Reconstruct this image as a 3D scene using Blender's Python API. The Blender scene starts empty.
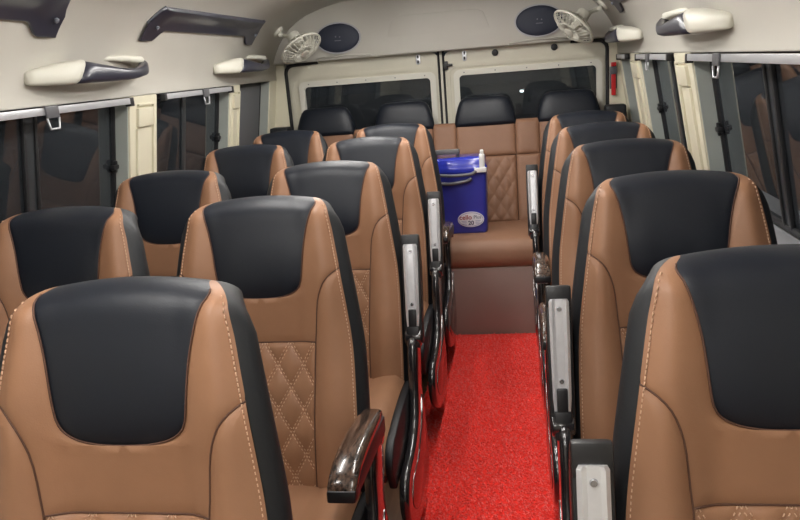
import bpy, bmesh, math, random
from mathutils import Vector, Matrix
random.seed(7)
PI = math.pi
sc = bpy.context.scene
COL = sc.collection

# ------------------------------------------------------------------ camera
FPX = 740.0
F = Vector((-0.15490095, 0.95422321, -0.25585886))
R = Vector((0.9871698, 0.13934283, -0.07797025))
U = Vector((0.03874893, 0.2646538, 0.96356468))
cam_d = bpy.data.cameras.new('camera')
cam = bpy.data.objects.new('camera', cam_d)
COL.objects.link(cam)
cam_d.sensor_fit = 'HORIZONTAL'
cam_d.sensor_width = 36.0
cam_d.lens = FPX / 800.0 * 36.0
cam_d.clip_start = 0.02
M = Matrix((R, U, -F)).transposed().to_4x4()
M.translation = Vector((0, 0, 1.40))
cam.matrix_world = M
sc.camera = cam

# ------------------------------------------------------------------ world / exposure
w = bpy.data.worlds.new('night')
sc.world = w
w.use_nodes = True
w.node_tree.nodes['Background'].inputs[0].default_value = (0.010, 0.013, 0.018, 1)
w.node_tree.nodes['Background'].inputs[1].default_value = 1.0
sc.view_settings.view_transform = 'Standard'
sc.view_settings.look = 'None'
sc.view_settings.gamma = 1.0
sc.view_settings.use_curve_mapping = False
sc.view_settings.exposure = 0.08
LAMP_POWER = 2.6     # watts of each ceiling lamp
LAMP_COL = (1.0, 0.97, 0.93)
TUBE_STRENGTH = 24.0

# ------------------------------------------------------------------ materials
MATS = {}


def new_mat(name):
    m = bpy.data.materials.new(name)
    m.use_nodes = True
    MATS[name] = m
    return m, m.node_tree.nodes, m.node_tree.links, m.node_tree.nodes['Principled BSDF']


def mat(name, col, rough=.5, metal=0.0, spec=.5, var=0.0, vscale=6.0, bump=0.0, bscale=300.0, coat=0.0,
        emit=None, estr=0.0, sheen=0.0, bdist=.002):
    m, N, Lk, b = new_mat(name)
    b.inputs['Base Color'].default_value = (*col, 1)
    b.inputs['Roughness'].default_value = rough
    b.inputs['Metallic'].default_value = metal
    b.inputs['Specular IOR Level'].default_value = spec
    b.inputs['Coat Weight'].default_value = coat
    b.inputs['Coat Roughness'].default_value = .05
    if sheen:
        b.inputs['Sheen Weight'].default_value = sheen
    tc = N.new('ShaderNodeTexCoord')
    if var:
        n = N.new('ShaderNodeTexNoise')
        n.inputs['Scale'].default_value = vscale
        n.inputs['Detail'].default_value = 4
        Lk.new(tc.outputs['Object'], n.inputs['Vector'])
        r = N.new('ShaderNodeValToRGB')
        r.color_ramp.elements[0].position = .3
        r.color_ramp.elements[1].position = .7
        r.color_ramp.elements[0].color = (*[c * (1 - var) for c in col], 1)
        r.color_ramp.elements[1].color = (*[min(1, c * (1 + var)) for c in col], 1)
        Lk.new(n.outputs['Fac'], r.inputs['Fac'])
        Lk.new(r.outputs['Color'], b.inputs['Base Color'])
    if bump:
        n2 = N.new('ShaderNodeTexNoise')
        n2.inputs['Scale'].default_value = bscale
        n2.inputs['Detail'].default_value = 3
        Lk.new(tc.outputs['Object'], n2.inputs['Vector'])
        bp = N.new('ShaderNodeBump')
        bp.inputs['Strength'].default_value = bump
        bp.inputs['Distance'].default_value = bdist
        Lk.new(n2.outputs['Fac'], bp.inputs['Height'])
        Lk.new(bp.outputs['Normal'], b.inputs['Normal'])
    if emit:
        b.inputs['Emission Color'].default_value = (*emit, 1)
        b.inputs['Emission Strength'].default_value = estr
    return m


def wood_mat(name, c0, c1, scale, rough, coat, stretch=(1, .06, 1)):
    m, N, Lk, b = new_mat(name)
    tc = N.new('ShaderNodeTexCoord')
    mp = N.new('ShaderNodeMapping')
    mp.inputs['Scale'].default_value = stretch
    n = N.new('ShaderNodeTexNoise')
    n.inputs['Scale'].default_value = scale
    n.inputs['Detail'].default_value = 6
    r = N.new('ShaderNodeValToRGB')
    r.color_ramp.elements[0].position = .35
    r.color_ramp.elements[1].position = .65
    r.color_ramp.elements[0].color = (*c0, 1)
    r.color_ramp.elements[1].color = (*c1, 1)
    Lk.new(tc.outputs['Object'], mp.inputs['Vector'])
    Lk.new(mp.outputs['Vector'], n.inputs['Vector'])
    Lk.new(n.outputs['Fac'], r.inputs['Fac'])
    Lk.new(r.outputs['Color'], b.inputs['Base Color'])
    b.inputs['Roughness'].default_value = rough
    b.inputs['Coat Weight'].default_value = coat
    b.inputs['Coat Roughness'].default_value = .04
    return m


def glass_mat(name, tint, ior=1.6):
    m, N, Lk, b = new_mat(name)
    N.remove(b)
    out = N['Material Output']
    fr = N.new('ShaderNodeFresnel')
    fr.inputs['IOR'].default_value = ior
    t = N.new('ShaderNodeBsdfTransparent')
    t.inputs['Color'].default_value = (*tint, 1)
    g = N.new('ShaderNodeBsdfGlossy')
    g.inputs['Roughness'].default_value = .01
    g.inputs['Color'].default_value = (.92, .96, 1, 1)
    mx = N.new('ShaderNodeMixShader')
    Lk.new(fr.outputs[0], mx.inputs[0])
    Lk.new(t.outputs[0], mx.inputs[1])
    Lk.new(g.outputs[0], mx.inputs[2])
    df = N.new('ShaderNodeBsdfDiffuse')
    df.inputs['Color'].default_value = (.50, .56, .64, 1)
    m2 = N.new('ShaderNodeMixShader')
    m2.inputs[0].default_value = .042
    Lk.new(mx.outputs[0], m2.inputs[1])
    Lk.new(df.outputs[0], m2.inputs[2])
    Lk.new(m2.outputs[0], out.inputs['Surface'])
    return m


TAN = (.315, .162, .090)
mat('tan', TAN, .46, var=.07, vscale=9, bump=.12, bscale=420, spec=.4)
mat('bench_tan', (.275, .145, .088), .5, var=.07, vscale=7, bump=.12, bscale=420, spec=.35)
mat('black_leather', (.0075, .0105, .018), .44, bump=.12, bscale=450, spec=.42)
mat('band_leather', (.014, .016, .019), .5, bump=.15, bscale=450, spec=.5)
mat('thread', (.62, .40, .27), .7)
mat('seam', (.10, .045, .028), .7)
mat('silver', (.80, .81, .84), .30, metal=.45, var=.04, vscale=40)
mat('screw', (.5, .5, .52), .25, metal=1)
mat('black_plastic', (.014, .014, .016), .38)
mat('gloss_black', (.020, .018, .020), .16, spec=.7, coat=.6)
mat('chrome', (.20, .19, .19), .14, metal=1)
wood_mat('arm_wood', (.010, .006, .005), (.12, .072, .050), 170, .22, .5)
mat('cream', (.55, .53, .475), .42, var=.03, vscale=3, bump=.03, bscale=200)
mat('cream_pillar', (.72, .68, .53), .45, var=.03, vscale=5)
mat('cream_metal', (.66, .63, .52), .38, var=.03, vscale=4)
mat('white_metal', (.75, .73, .65), .35)
mat('reveal_grey', (.40, .43, .40), .5, var=.04, vscale=10)
mat('panel_grey', (.13, .135, .145), .6)
mat('rubber', (.012, .012, .014), .55)
mat('stile', (.035, .040, .045), .35, spec=.5)
mat('navy_gloss', (.024, .025, .042), .34, spec=.5, coat=.25)
mat('alu', (.66, .67, .70), .32, metal=.5)
mat('speaker_cloth', (.026, .032, .055), .55, bump=.3, bscale=900)
mat('ring_grey', (.45, .45, .48), .35)
mat('badge_grey', (.16, .17, .20), .4)
mat('ivory', (.66, .645, .56), .42)
mat('blue', (.035, .042, .32), .30, var=.05, vscale=10, coat=.2)
mat('blue_lid', (.026, .040, .42), .18, coat=.5)
mat('white_plastic', (.80, .80, .78), .35)
mat('grey_plastic', (.12, .12, .13), .35)
mat('label_white', (.78, .76, .80), .4)
mat('label_red', (.35, .02, .03), .5)
mat('label_dark', (.03, .03, .10), .5)
mat('label_blue', (.20, .18, .42), .5)
mat('red_plastic', (.62, .02, .025), .35)
mat('carpet', (.95, .04, .03), .95, var=.25, vscale=120, spec=.1)
mat('pile', (.98, .050, .036), .9, var=.22, vscale=140, spec=.15, sheen=.3)
wood_mat('vinyl', (.10, .048, .025), (.20, .105, .06), 26, .35, .15)
mat('brown_rexine', (.30, .215, .185), .60, var=.06, vscale=4, bump=.2, bscale=500)
mat('outer_ground', (.02, .02, .022), .9, var=.3, vscale=2)
mat('pole_metal', (.1, .1, .1), .5, metal=.6)
mat('lamp_glow', (1, 1, 1), .5, emit=(1, .96, .88), estr=30)
mat('led', (1, 1, 1), .5, emit=LAMP_COL, estr=TUBE_STRENGTH)
glass_mat('glass', (.32, .36, .38))


# ------------------------------------------------------------------ mesh helpers
def mesh(name, verts, faces, m, smooth=True):
    me = bpy.data.meshes.new(name)
    me.from_pydata([tuple(v) for v in verts], [], faces)
    me.materials.append(MATS[m])
    bm = bmesh.new()
    bm.from_mesh(me)
    bmesh.ops.recalc_face_normals(bm, faces=bm.faces)
    bm.to_mesh(me)
    bm.free()
    if smooth:
        me.polygons.foreach_set('use_smooth', [True] * len(me.polygons))
    me.update()
    return me


def from_bm(name, bm, m, smooth=False, angle=40):
    me = bpy.data.meshes.new(name)
    bmesh.ops.recalc_face_normals(bm, faces=bm.faces)
    for f in bm.faces:
        f.smooth = smooth
    if smooth:
        for e in bm.edges:
            if len(e.link_faces) == 2 and e.calc_face_angle(0) > math.radians(angle):
                e.smooth = False
    bm.to_mesh(me)
    bm.free()
    me.materials.append(MATS[m])
    return me


def link(name, data, parent=None, loc=None, rot=None):
    o = bpy.data.objects.new(name, data)
    COL.objects.link(o)
    if parent is not None:
        o.parent = parent
    if loc is not None:
        o.location = loc
    if rot is not None:
        o.rotation_euler = rot
    return o


def tag(o, label, cat, group=None):
    o['label'] = label
    o['category'] = cat
    if group:
        o['group'] = group
    return o


def thing(name, label, cat, loc=(0, 0, 0), rot=(0, 0, 0), group=None):
    o = link(name, None, None, loc, rot)
    o.empty_display_size = .05
    return tag(o, label, cat, group)


def struct(name, data, loc=None, label=None):
    o = link(name, data, None, loc)
    o['kind'] = 'structure'
    if label:
        o['label'] = label
    return o


def bm_box(bm, lo, hi, bev=0.0, seg=2, mtx=None):
    r = bmesh.ops.create_cube(bm, size=1)
    vs = r['verts']
    for v in vs:
        v.co = Vector((lo[i] + (v.co[i] + .5) * (hi[i] - lo[i]) for i in range(3)))
    if bev > 0:
        es = list({e for v in vs for e in v.link_edges})
        rb = bmesh.ops.bevel(bm, geom=es, offset=bev, segments=seg, profile=.6, affect='EDGES')
        vs = list({v for f in rb['faces'] for v in f.verts} | {v for v in vs if v.is_valid})
    if mtx is not None:
        bmesh.ops.transform(bm, matrix=mtx, verts=[v for v in vs if v.is_valid])
    return vs


def box(name, lo, hi, m, bev=0.0, seg=2, mtx=None):
    bm = bmesh.new()
    bm_box(bm, lo, hi, bev, seg)
    if mtx is not None:
        bmesh.ops.transform(bm, matrix=mtx, verts=bm.verts)
    return from_bm(name, bm, m, bev > 0)


def boxes(name, lst, m, bev=0.0, seg=2):
    bm = bmesh.new()
    for lo, hi in lst:
        b2 = bmesh.new()
        bm_box(b2, lo, hi, bev, seg)
        tmp = bpy.data.meshes.new('t')
        b2.to_mesh(tmp)
        b2.free()
        bm.from_mesh(tmp)
        bpy.data.meshes.remove(tmp)
    return from_bm(name, bm, m, bev > 0)


def frame_of(d):
    d = d.normalized()
    a = Vector((0, 0, 1)) if abs(d.z) < .9 else Vector((1, 0, 0))
    x = d.cross(a).normalized()
    return x, x.cross(d).normalized()


def tube(name, paths, r, m, n=8):
    """one mesh with a round tube along each path"""
    V, Fc = [], []
    for pts in paths:
        pts = [Vector(p) for p in pts]
        b0 = len(V)
        px = None
        for i, p in enumerate(pts):
            d = (pts[min(i + 1, len(pts) - 1)] - pts[max(i - 1, 0)])
            if d.length < 1e-9:
                d = Vector((0, 0, 1))
            if px is None:
                px, py = frame_of(d)
            else:
                dn = d.normalized()
                px = (px - dn * px.dot(dn)).normalized()
                py = px.cross(dn).normalized()
            rr = r(i / (len(pts) - 1)) if callable(r) else r
            for k in range(n):
                a = 2 * PI * k / n
                V.append(p + (px * math.cos(a) + py * math.sin(a)) * rr)
        for i in range(len(pts) - 1):
            for k in range(n):
                a = b0 + i * n + k
                b = b0 + i * n + (k + 1) % n
                Fc.append((a, b, b + n, a + n))
        Fc.append(tuple(b0 + k for k in range(n)))
        Fc.append(tuple(b0 + (len(pts) - 1) * n + k for k in range(n))[::-1])
    return mesh(name, V, Fc, m)


def grid(name, fn, us, vs, m):
    V = [fn(a, b) for b in vs for a in us]
    n = len(us)
    Fc = [(j * n + i, j * n + i + 1, (j + 1) * n + i + 1, (j + 1) * n + i)
          for j in range(len(vs) - 1) for i in range(n - 1)]
    return mesh(name, V, Fc, m)


def loft(name, secs, m, cap=True, closed=True):
    n = len(secs[0])
    V = [p for s in secs for p in s]
    Fc = []
    for j in range(len(secs) - 1):
        for i in range(n if closed else n - 1):
            k = (i + 1) % n
            Fc.append((j * n + i, j * n + k, (j + 1) * n + k, (j + 1) * n + i))
    if cap:
        Fc.append(tuple(range(n)))
        Fc.append(tuple((len(secs) - 1) * n + i for i in range(n))[::-1])
    return mesh(name, V, Fc, m)


def prism(name, pts, axis, a, b, m, bev=0.0, seg=2):
    """polygon extruded along an axis (0 x, 1 y, 2 z) from a to b"""
    bm = bmesh.new()

    def P(p, t):
        q = list(p)
        q.insert(axis, t)
        return q
    v0 = [bm.verts.new(P(p, a)) for p in pts]
    v1 = [bm.verts.new(P(p, b)) for p in pts]
    bm.faces.new(v0)
    bm.faces.new(v1[::-1])
    n = len(pts)
    for i in range(n):
        bm.faces.new((v0[i], v1[i], v1[(i + 1) % n], v0[(i + 1) % n]))
    bmesh.ops.recalc_face_normals(bm, faces=bm.faces)
    if bev:
        es = [e for e in bm.edges if e.calc_face_angle(0) > .6 and
              abs(e.verts[0].co[axis] - e.verts[1].co[axis]) < 1e-6]
        bmesh.ops.bevel(bm, geom=es, offset=bev, segments=seg, profile=.5, affect='EDGES')
    return from_bm(name, bm, m, True, 35)


def ring_prism(name, outer, inner, axis, a, b, m):
    """frame: polygon outer with hole inner (same number of points), extruded"""
    n = len(outer)

    def P(p, t):
        q = list(p)
        q.insert(axis, t)
        return q
    V = [P(p, a) for p in outer] + [P(p, a) for p in inner] + [P(p, b) for p in outer] + [P(p, b) for p in inner]
    Fc = []
    for i in range(n):
        k = (i + 1) % n
        Fc += [(i, k, n + k, n + i), (2 * n + i, 3 * n + i, 3 * n + k, 2 * n + k),
               (i, 2 * n + i, 2 * n + k, k), (n + i, n + k, 3 * n + k, 3 * n + i)]
    bm = bmesh.new()
    vs = [bm.verts.new(v) for v in V]
    for f in Fc:
        bm.faces.new([vs[i] for i in f])
    return from_bm(name, bm, m, True, 35)


def rrect(x0, x1, z0, z1, r, n=5):
    out = []
    for cx, cz, a0 in ((x1 - r, z1 - r, 0), (x0 + r, z1 - r, 90), (x0 + r, z0 + r, 180), (x1 - r, z0 + r, 270)):
        for i in range(n + 1):
            a = math.radians(a0 + 90 * i / n)
            out.append((cx + r * math.cos(a), cz + r * math.sin(a)))
    return out


def ellipse(cx, cz, rx, rz, n=40):
    return [(cx + rx * math.cos(2 * PI * i / n), cz + rz * math.sin(2 * PI * i / n)) for i in range(n)]


def cyl(name, c, d, r, h, m, n=20, r2=None, bev=0):
    """cylinder from c along direction d"""
    bm = bmesh.new()
    bmesh.ops.create_cone(bm, cap_ends=True, segments=n, radius1=r, radius2=r if r2 is None else r2, depth=h)
    if bev:
        es = [e for e in bm.edges if e.calc_face_angle(0) > 1]
        bmesh.ops.bevel(bm, geom=es, offset=bev, segments=2, profile=.5, affect='EDGES')
    d = Vector(d).normalized()
    q = d.to_track_quat('Z', 'Y').to_matrix().to_4x4()
    q.translation = Vector(c) + d * h / 2
    bmesh.ops.transform(bm, matrix=q, verts=bm.verts)
    return from_bm(name, bm, m, True, 40)


def join_meshes(name, mes, m):
    bm = bmesh.new()
    for me in mes:
        bm.from_mesh(me)
    o = bpy.data.meshes.new(name)
    bm.to_mesh(o)
    bm.free()
    o.materials.append(MATS[m])
    return o


def smoothstep(a, b, x):
    t = max(0, min(1, (x - a) / (b - a)))
    return t * t * (3 - 2 * t)


def lerp_tab(tab, x):
    if x <= tab[0][0]:
        return tab[0][1]
    for i in range(len(tab) - 1):
        x0, y0 = tab[i]
        x1, y1 = tab[i + 1]
        if x <= x1:
            # catmull-rom-ish: monotone smooth
            ym = tab[i - 1] if i > 0 else tab[i]
            yp = tab[i + 2] if i + 2 < len(tab) else tab[i + 1]
            m0 = (y1 - ym[1]) / max(1e-6, x1 - ym[0])
            m1 = (yp[1] - y0) / max(1e-6, yp[0] - x0)
            h = x1 - x0
            t = (x - x0) / h
            return ((2 * t ** 3 - 3 * t * t + 1) * y0 + (t ** 3 - 2 * t * t + t) * h * m0 +
                    (-2 * t ** 3 + 3 * t * t) * y1 + (t ** 3 - t * t) * h * m1)
    return tab[-1][1]


def spline(pts, n=8, closed=True):
    out = []
    L = len(pts)
    for i in range(L if closed else L - 1):
        p = [Vector(pts[(i + k - 1) % L] if closed else pts[max(0, min(L - 1, i + k - 1))]) for k in range(4)]
        for j in range(n):
            t = j / n
            out.append(.5 * (2 * p[1] + (p[2] - p[0]) * t + (2 * p[0] - 5 * p[1] + 4 * p[2] - p[3]) * t * t +
                             (3 * p[1] - p[0] - 3 * p[2] + p[3]) * t ** 3))
    if not closed:
        out.append(Vector(pts[-1]))
    return out


def lin(a, b, n):
    return [a + (b - a) * i / n for i in range(n + 1)]


# ================================================================== SHELL
XC, HALF = -0.385, 0.985
Y0, YR = -1.0, 4.42
XL, XR = XC - HALF, XC + HALF
CS = [(.985, 1.36), (.985, 1.41), (.975, 1.46), (.95, 1.52), (.905, 1.59), (.84, 1.655), (.74, 1.71), (.58, 1.755),
      (.35, 1.785), (0, 1.80)]
cs_half = [tuple(p) for p in spline([Vector((a, b, 0)) for a, b in CS], 6, False)]
cs_half = [(p[0], p[1]) for p in cs_half]


def cove(t, off=0.0, sgn=-1):
    """point on the cove cross-section at height t, moved inwards by off"""
    for i in range(len(cs_half) - 1):
        a, b = cs_half[i], cs_half[i + 1]
        if a[1] <= t <= b[1] or i == len(cs_half) - 2:
            k = (t - a[1]) / max(1e-6, b[1] - a[1])
            x = a[0] + (b[0] - a[0]) * k
            nx, nz = (b[1] - a[1]), -(b[0] - a[0])
            l = math.hypot(nx, nz)
            nx, nz = -nx / l, -nz / l
            return XC + sgn * (x + nx * off), t + nz * off
    return XC, t


# floor
struct('floor', box('floor', (XL - .16, Y0, -.05), (XR + .16, YR + .02, 0), 'vinyl'))
# headliner
sec = [(XC + x, z) for x, z in cs_half] + [(XC - x, z) for x, z in cs_half[::-1][1:]]
outer = [(XC + x + .03 * (1 if x > .3 else 0), z + .03) for x, z in cs_half] + \
        [(XC - x - .03 * (1 if x > .3 else 0), z + .03) for x, z in cs_half[::-1][1:]]
outer[0] = (outer[0][0], sec[0][1])
outer[-1] = (outer[-1][0], sec[-1][1])
loopn = sec + outer[::-1]
struct('ceiling', loft('ceiling', [[(x, y, z) for x, z in loopn] for y in (Y0, 1.0, 2.6, YR + .02)], 'cream'))
# front partition behind the camera
struct('wall_front', box('wall_front', (XL - .16, Y0 - .05, -.05), (XR + .16, Y0, 1.85), 'cream'))

GD = .065           # glass stands this far outside the trim
SIDES = {
    'left': (-1, [(.55, 2.60), (2.82, 3.63), (3.77, 4.28)], [2.08, 3.26, None], [2.085, None, None]),
    'right': (1, [(.55, 2.68), (2.94, 3.71), (3.97, 4.335)], [2.27, 3.36, None], [2.10, None, None]),
}
ZS, ZT = .855, 1.36   # window sill and top
LEAN = .17            # the side walls lean inwards towards the roof
FOOT = LEAN * (ZT - ZS)
wn = 0


def lean(me, sg):
    for v in me.vertices:
        v.co.x += sg * LEAN * max(0.0, min(ZT - v.co.z, ZT - ZS))
    return me


for side, (sg, wins, clips, stiles) in SIDES.items():
    X = XC + sg * HALF

    def bx(y0, y1, z0, z1, a, b):
        """box between depths a and b outside the trim plane"""
        xs = sorted((X + sg * a, X + sg * b))
        return (xs[0], y0, z0), (xs[1], y1, z1)
    lower = bx(Y0, YR, 0, ZS, FOOT, FOOT + .08)
    wall = struct('wall_' + side, box('wall', *lower, 'cream'))
    link('window_sill', lean(box('window_sill', *bx(Y0, YR - .002, ZS - .005, ZS + .018, -.012, GD - .012), 'alu', .004), sg), wall)
    link('top_beam', box('top_beam', *bx(Y0, YR, ZT + .001, ZT + .05, .034, .09), 'cream'), wall)
    # pillars
    prev = Y0
    spans = []
    for (a, b) in wins:
        spans.append((prev, a))
        prev = b
    spans.append((prev, YR))
    for i, (a, b) in enumerate(spans):
        pl = link('pillar_trim', lean(box('pillar_trim', *bx(a, b, ZS, ZT, 0, .08), 'cream_pillar', .006, 2), sg), wall)
        if i in (1, 2):
            # hook cover and channel moulded into the pillar
            c = a + (b - a) * .52
            wd = (b - a) * .30
            link('hook_cover', lean(box('hook_cover', *bx(c - wd, c + wd * .8, 1.245, 1.315, -.012, .004), 'cream_pillar', .004), sg), pl)
            link('channel_edge', lean(boxes('channel_edge', [bx(c - wd * 1.1, c - wd * .85, ZS + .02, 1.240, -.010, .003),
                                                        bx(c + wd * .9, c + wd * 1.15, ZS + .02, 1.325, -.010, .003),
                                                        bx(c - wd * .9, c + wd * 1.1, 1.322, 1.330, -.010, .003)],
                                       'cream_pillar', .002), sg), pl)
    # windows
    for i, (a, b) in enumerate(wins):
        wn += 1
        root = struct('window_%d' % wn, None)
        root.location = (X, (a + b) / 2, ZS)
        inv = Matrix.Translation(-Vector(root.location))

        def part(name, lst, m, bev=0.0, par=root):
            me = lean(boxes(name, lst, m, bev), sg)
            me.transform(inv)
            return link(name, me, par)
        part('pane', [bx(a + .01, b - .01, ZS + .018, ZT - .004, GD, GD + .004)], 'glass')
        # reveals: inner side faces of the pillars
        part('reveal', [bx(b - .006, b - .0005, ZS + .02, ZT - .004, .008, GD - .003)], 'reveal_grey')
        part('reveal', [bx(a + .0005, a + .006, ZS + .02, ZT - .004, .008, GD - .003)], 'reveal_grey')
        part('rubber_seal', [bx(b - .019, b - .006, ZS + .02, ZT - .02, GD - .010, GD + .012)], 'rubber', .003)
        part('rubber_seal', [bx(a + .006, a + .024, ZS + .02, ZT - .02, GD - .010, GD + .012)], 'rubber', .003)
        part('rubber_seal', [bx(a + .01, b - .01, ZT - .022, ZT - .004, GD - .010, GD + .012)], 'rubber', .003)
        part('rubber_seal', [bx(a + .01, b - .01, ZS + .0185, ZS + .036, GD - .010, GD + .012)], 'rubber', .003)
        if stiles[i]:
            s = stiles[i]
            part('sliding_stile', [bx(s - .035, s - .022, ZS + .03, ZT - .02, GD - .012, GD - .001),
                                   bx(s + .022, s + .035, ZS + .03, ZT - .02, GD - .012, GD - .001)], 'rubber', .002)
            part('sliding_stile', [bx(s - .022, s + .022, ZS + .03, ZT - .02, GD - .006, GD - .001)], 'stile', .001)
        elif i == 1:
            s = (a + b) / 2 - .02
            part('sliding_stile', [bx(s - .02, s + .02, ZS + .03, ZT - .02, GD - .008, GD - .001)], 'stile', .002)
        if i < 2:
            zl = 1.11 if side == 'left' else 1.10
            lt = part('latch', [bx(b - .044, b - .008, zl - .009, zl + .009, GD - .024, GD - .004)], 'black_plastic', .005)
            part('latch_knob', [bx(b - .026, b - .012, zl - .022, zl + .024, GD - .020, GD - .006)], 'black_plastic', .005, lt)
        if i == 2 and side == 'left':
            part('grey_panel', [bx(a + .15, b - .026, ZS + .03, ZT - .02, GD - .010, GD - .001)], 'panel_grey', .002)  # flat grey sheet covering the rear part of this pane
        # curtain rail
        if i < 2 or side == 'right':
            ry0 = a + .03 if i else a
            nm = {0: 'front', 1: 'middle', 2: 'rearmost'}[i]
            lab = 'silver curtain rail over the %s window, %s' % (
                nm, 'beside the paired seats' if side == 'left' else 'beside the single seats')
            r = thing('curtain_rail', lab, 'curtain rail', (X, (ry0 + b) / 2, ZT - .02), group='curtain rails over the side windows')
            inv2 = Matrix.Translation(-Vector(r.location))

            def rp(name, lst, m, bev=0.0, par=r):
                me = boxes(name, lst, m, bev)
                me.transform(inv2)
                return link(name, me, par)
            rp('rail', [bx(ry0 + .02, b - .03, ZT - .026, ZT - .004, -.016, -.004)], 'alu', .003)
            rp('end_cap', [bx(b - .032, b - .004, ZT - .034, ZT - .003, -.017, .006)], 'black_plastic', .003)
            rp('end_cap', [bx(ry0, ry0 + .022, ZT - .030, ZT - .003, -.017, .006)], 'black_plastic', .003)
            if clips[i]:
                c = clips[i]
                cl = rp('clip', [bx(c - .032, c + .032, ZT - .036, ZT - .001, -.024, -.0165)], 'grey_plastic', .003)
                xx = X - sg * .020
                pts = [(xx, c - .030, ZT - .036), (xx, c - .022, ZT - .068), (xx, c + .022, ZT - .068), (xx, c + .030, ZT - .036)]
                me = tube('clip_loop', [pts], .0035, 'alu', 6)
                me.transform(inv2)
                link('clip_loop', me, cl)

# ------------------------------------------------------------------ rear wall
rear = struct('wall_rear', prism('wall_rear', [(XC + x, z) for x, z in cs_half if z > 1.44] + [(XC - x, z) for x, z in cs_half[::-1][1:] if z > 1.44],
                                 1, YR + .037, YR + .07, 'cream'))
# side pillars of the rear opening
link('corner_pillar', box('corner_pillar', (XL - .16, YR - .02, 0), (-1.316, YR + .036, 1.46), 'cream_pillar', .008), rear)
link('corner_pillar', box('corner_pillar', (.551, YR - .02, 0), (XR + .16, YR + .036, 1.46), 'cream_pillar', .008), rear)
# header panel above the doors
zb = 1.449
hp = [(XC + x + .010, z + .008) for x, z in cs_half if z > zb + .02 and z < 1.765]
hp = [(hp[0][0] + .002, zb)] + hp
hpoly = hp + [(2 * XC - x, z) for x, z in hp[::-1]]
hd = link('header_panel', prism('header_panel', hpoly, 1, YR - .07, YR + .036, 'cream', .010, 4), rear)
emb = [(-.70, 1.50), (-.07, 1.50), (-.13, 1.645), (-.17, 1.66), (-.60, 1.66), (-.64, 1.645)]
me = prism('embossed_panel', emb, 1, YR - .076, YR - .055, 'cream', .004, 3)
for v in me.vertices:
    v.co.y += .009 * (1 - smoothstep(1.50, 1.63, v.co.z))
link('embossed_panel', me, hd)
for xa, xb in ((-1.10, -.78), (.01, .33)):
    link('moulded_lip', tube('moulded_lip', [[(xa, YR - .071, 1.462), ((xa + xb) / 2, YR - .074, 1.472), (xb, YR - .071, 1.462)]], .006, 'cream'), hd)

# doors
for dn, (xa, xb, gx0, gx1) in enumerate(((-1.305, -.402, -1.208, -.452), (-.366, .541, -.284, .487))):
    n = dn + 1
    root = struct('door_%d' % n, None)
    root.location = ((xa + xb) / 2, YR, 0)
    inv = Matrix.Translation(-Vector(root.location))

    def dp(name, me, par=root):
        me.transform(inv)
        return link(name, me, par)
    dp('door_skin', ring_prism('door_skin', rrect(xa, xb, .01, 1.452, .05), rrect(gx0 - .012, gx1 + .012, .935, 1.318, .03), 1, YR - .004, YR + .033, 'cream_metal'))
    dp('pressed_edge', ring_prism('pressed_edge', rrect(xa + .012, xb - .012, .86, 1.372, .045), rrect(xa + .03, xb - .03, .88, 1.352, .035), 1, YR - .012, YR - .003, 'cream_metal'))
    dp('window_surround', ring_prism('window_surround', rrect(gx0 - .032, gx1 + .032, .915, 1.338, .035), rrect(gx0, gx1, .947, 1.306, .022), 1, YR - .020, YR + .006, 'white_metal'))
    dp('pane', prism('pane', rrect(gx0 - .006, gx1 + .006, .941, 1.312, .02), 1, YR + .004, YR + .008, 'glass'))
    for k in range(5):
        xx = gx0 + .03 + (gx1 - gx0 - .06) * k / 4
        dp('rivet', cyl('rivet', (xx, YR - .0245, 1.322), (0, 1, 0), .0035, .006, 'grey_plastic', 8))
    # slotted hinge plate
    hx = -.516 if n == 1 else -.248
    pl = dp('slot_plate', prism('slot_plate', rrect(hx - .013, hx + .013, 1.385, 1.445, .012), 1, YR - .010, YR - .003, 'alu', .002))
    dp('slot', prism('slot', rrect(hx - .005, hx + .005, 1.392, 1.410, .0045), 1, YR - .0125, YR - .009, 'rubber'), pl)
    dp('slot', prism('slot', rrect(hx - .005, hx + .005, 1.420, 1.438, .0045), 1, YR - .0125, YR - .009, 'rubber'), pl)
    if n == 2:
        for px, pz in ((-.073, 1.418), (.258, 1.422)):
            dp('round_plug', cyl('round_plug', (px, YR - .016, pz), (0, 1, 0), .019, .014, 'rubber', 18, bev=.004))
        lt = dp('door_latch', boxes('door_latch', [((-.372, YR - .03, 1.362), (-.318, YR - .005, 1.376)), ((-.366, YR - .034, 1.345), (-.345, YR - .005, 1.392))], 'black_plastic', .004))
    # rubber gasket along the outer edge and the top corner
    ox = xa - .006 if n == 1 else xb + .006
    s = 1 if n == 1 else -1
    path = [(ox, YR - .014, .02), (ox, YR - .014, .7), (ox, YR - .014, 1.39)] + \
           [(ox + s * .05 - s * .05 * math.cos(a), YR - .014, 1.39 + .05 * math.sin(a)) for a in lin(.2, PI / 2, 6)] + \
           [(ox + s * .2, YR - .014, 1.446)]
    dp('rubber_gasket', tube('rubber_gasket', [path], .011, 'rubber', 8))
    cx = xb + .004 if n == 1 else xa - .004
    dp('rubber_gasket', tube('rubber_gasket', [[(cx, YR - .008, .02), (cx, YR - .008, 1.449)]], .0065, 'rubber', 8))
link('centre_post', box('centre_post', (-.392, YR - .002, .01), (-.376, YR + .034, 1.452), 'cream_metal', .003), rear)

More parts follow.
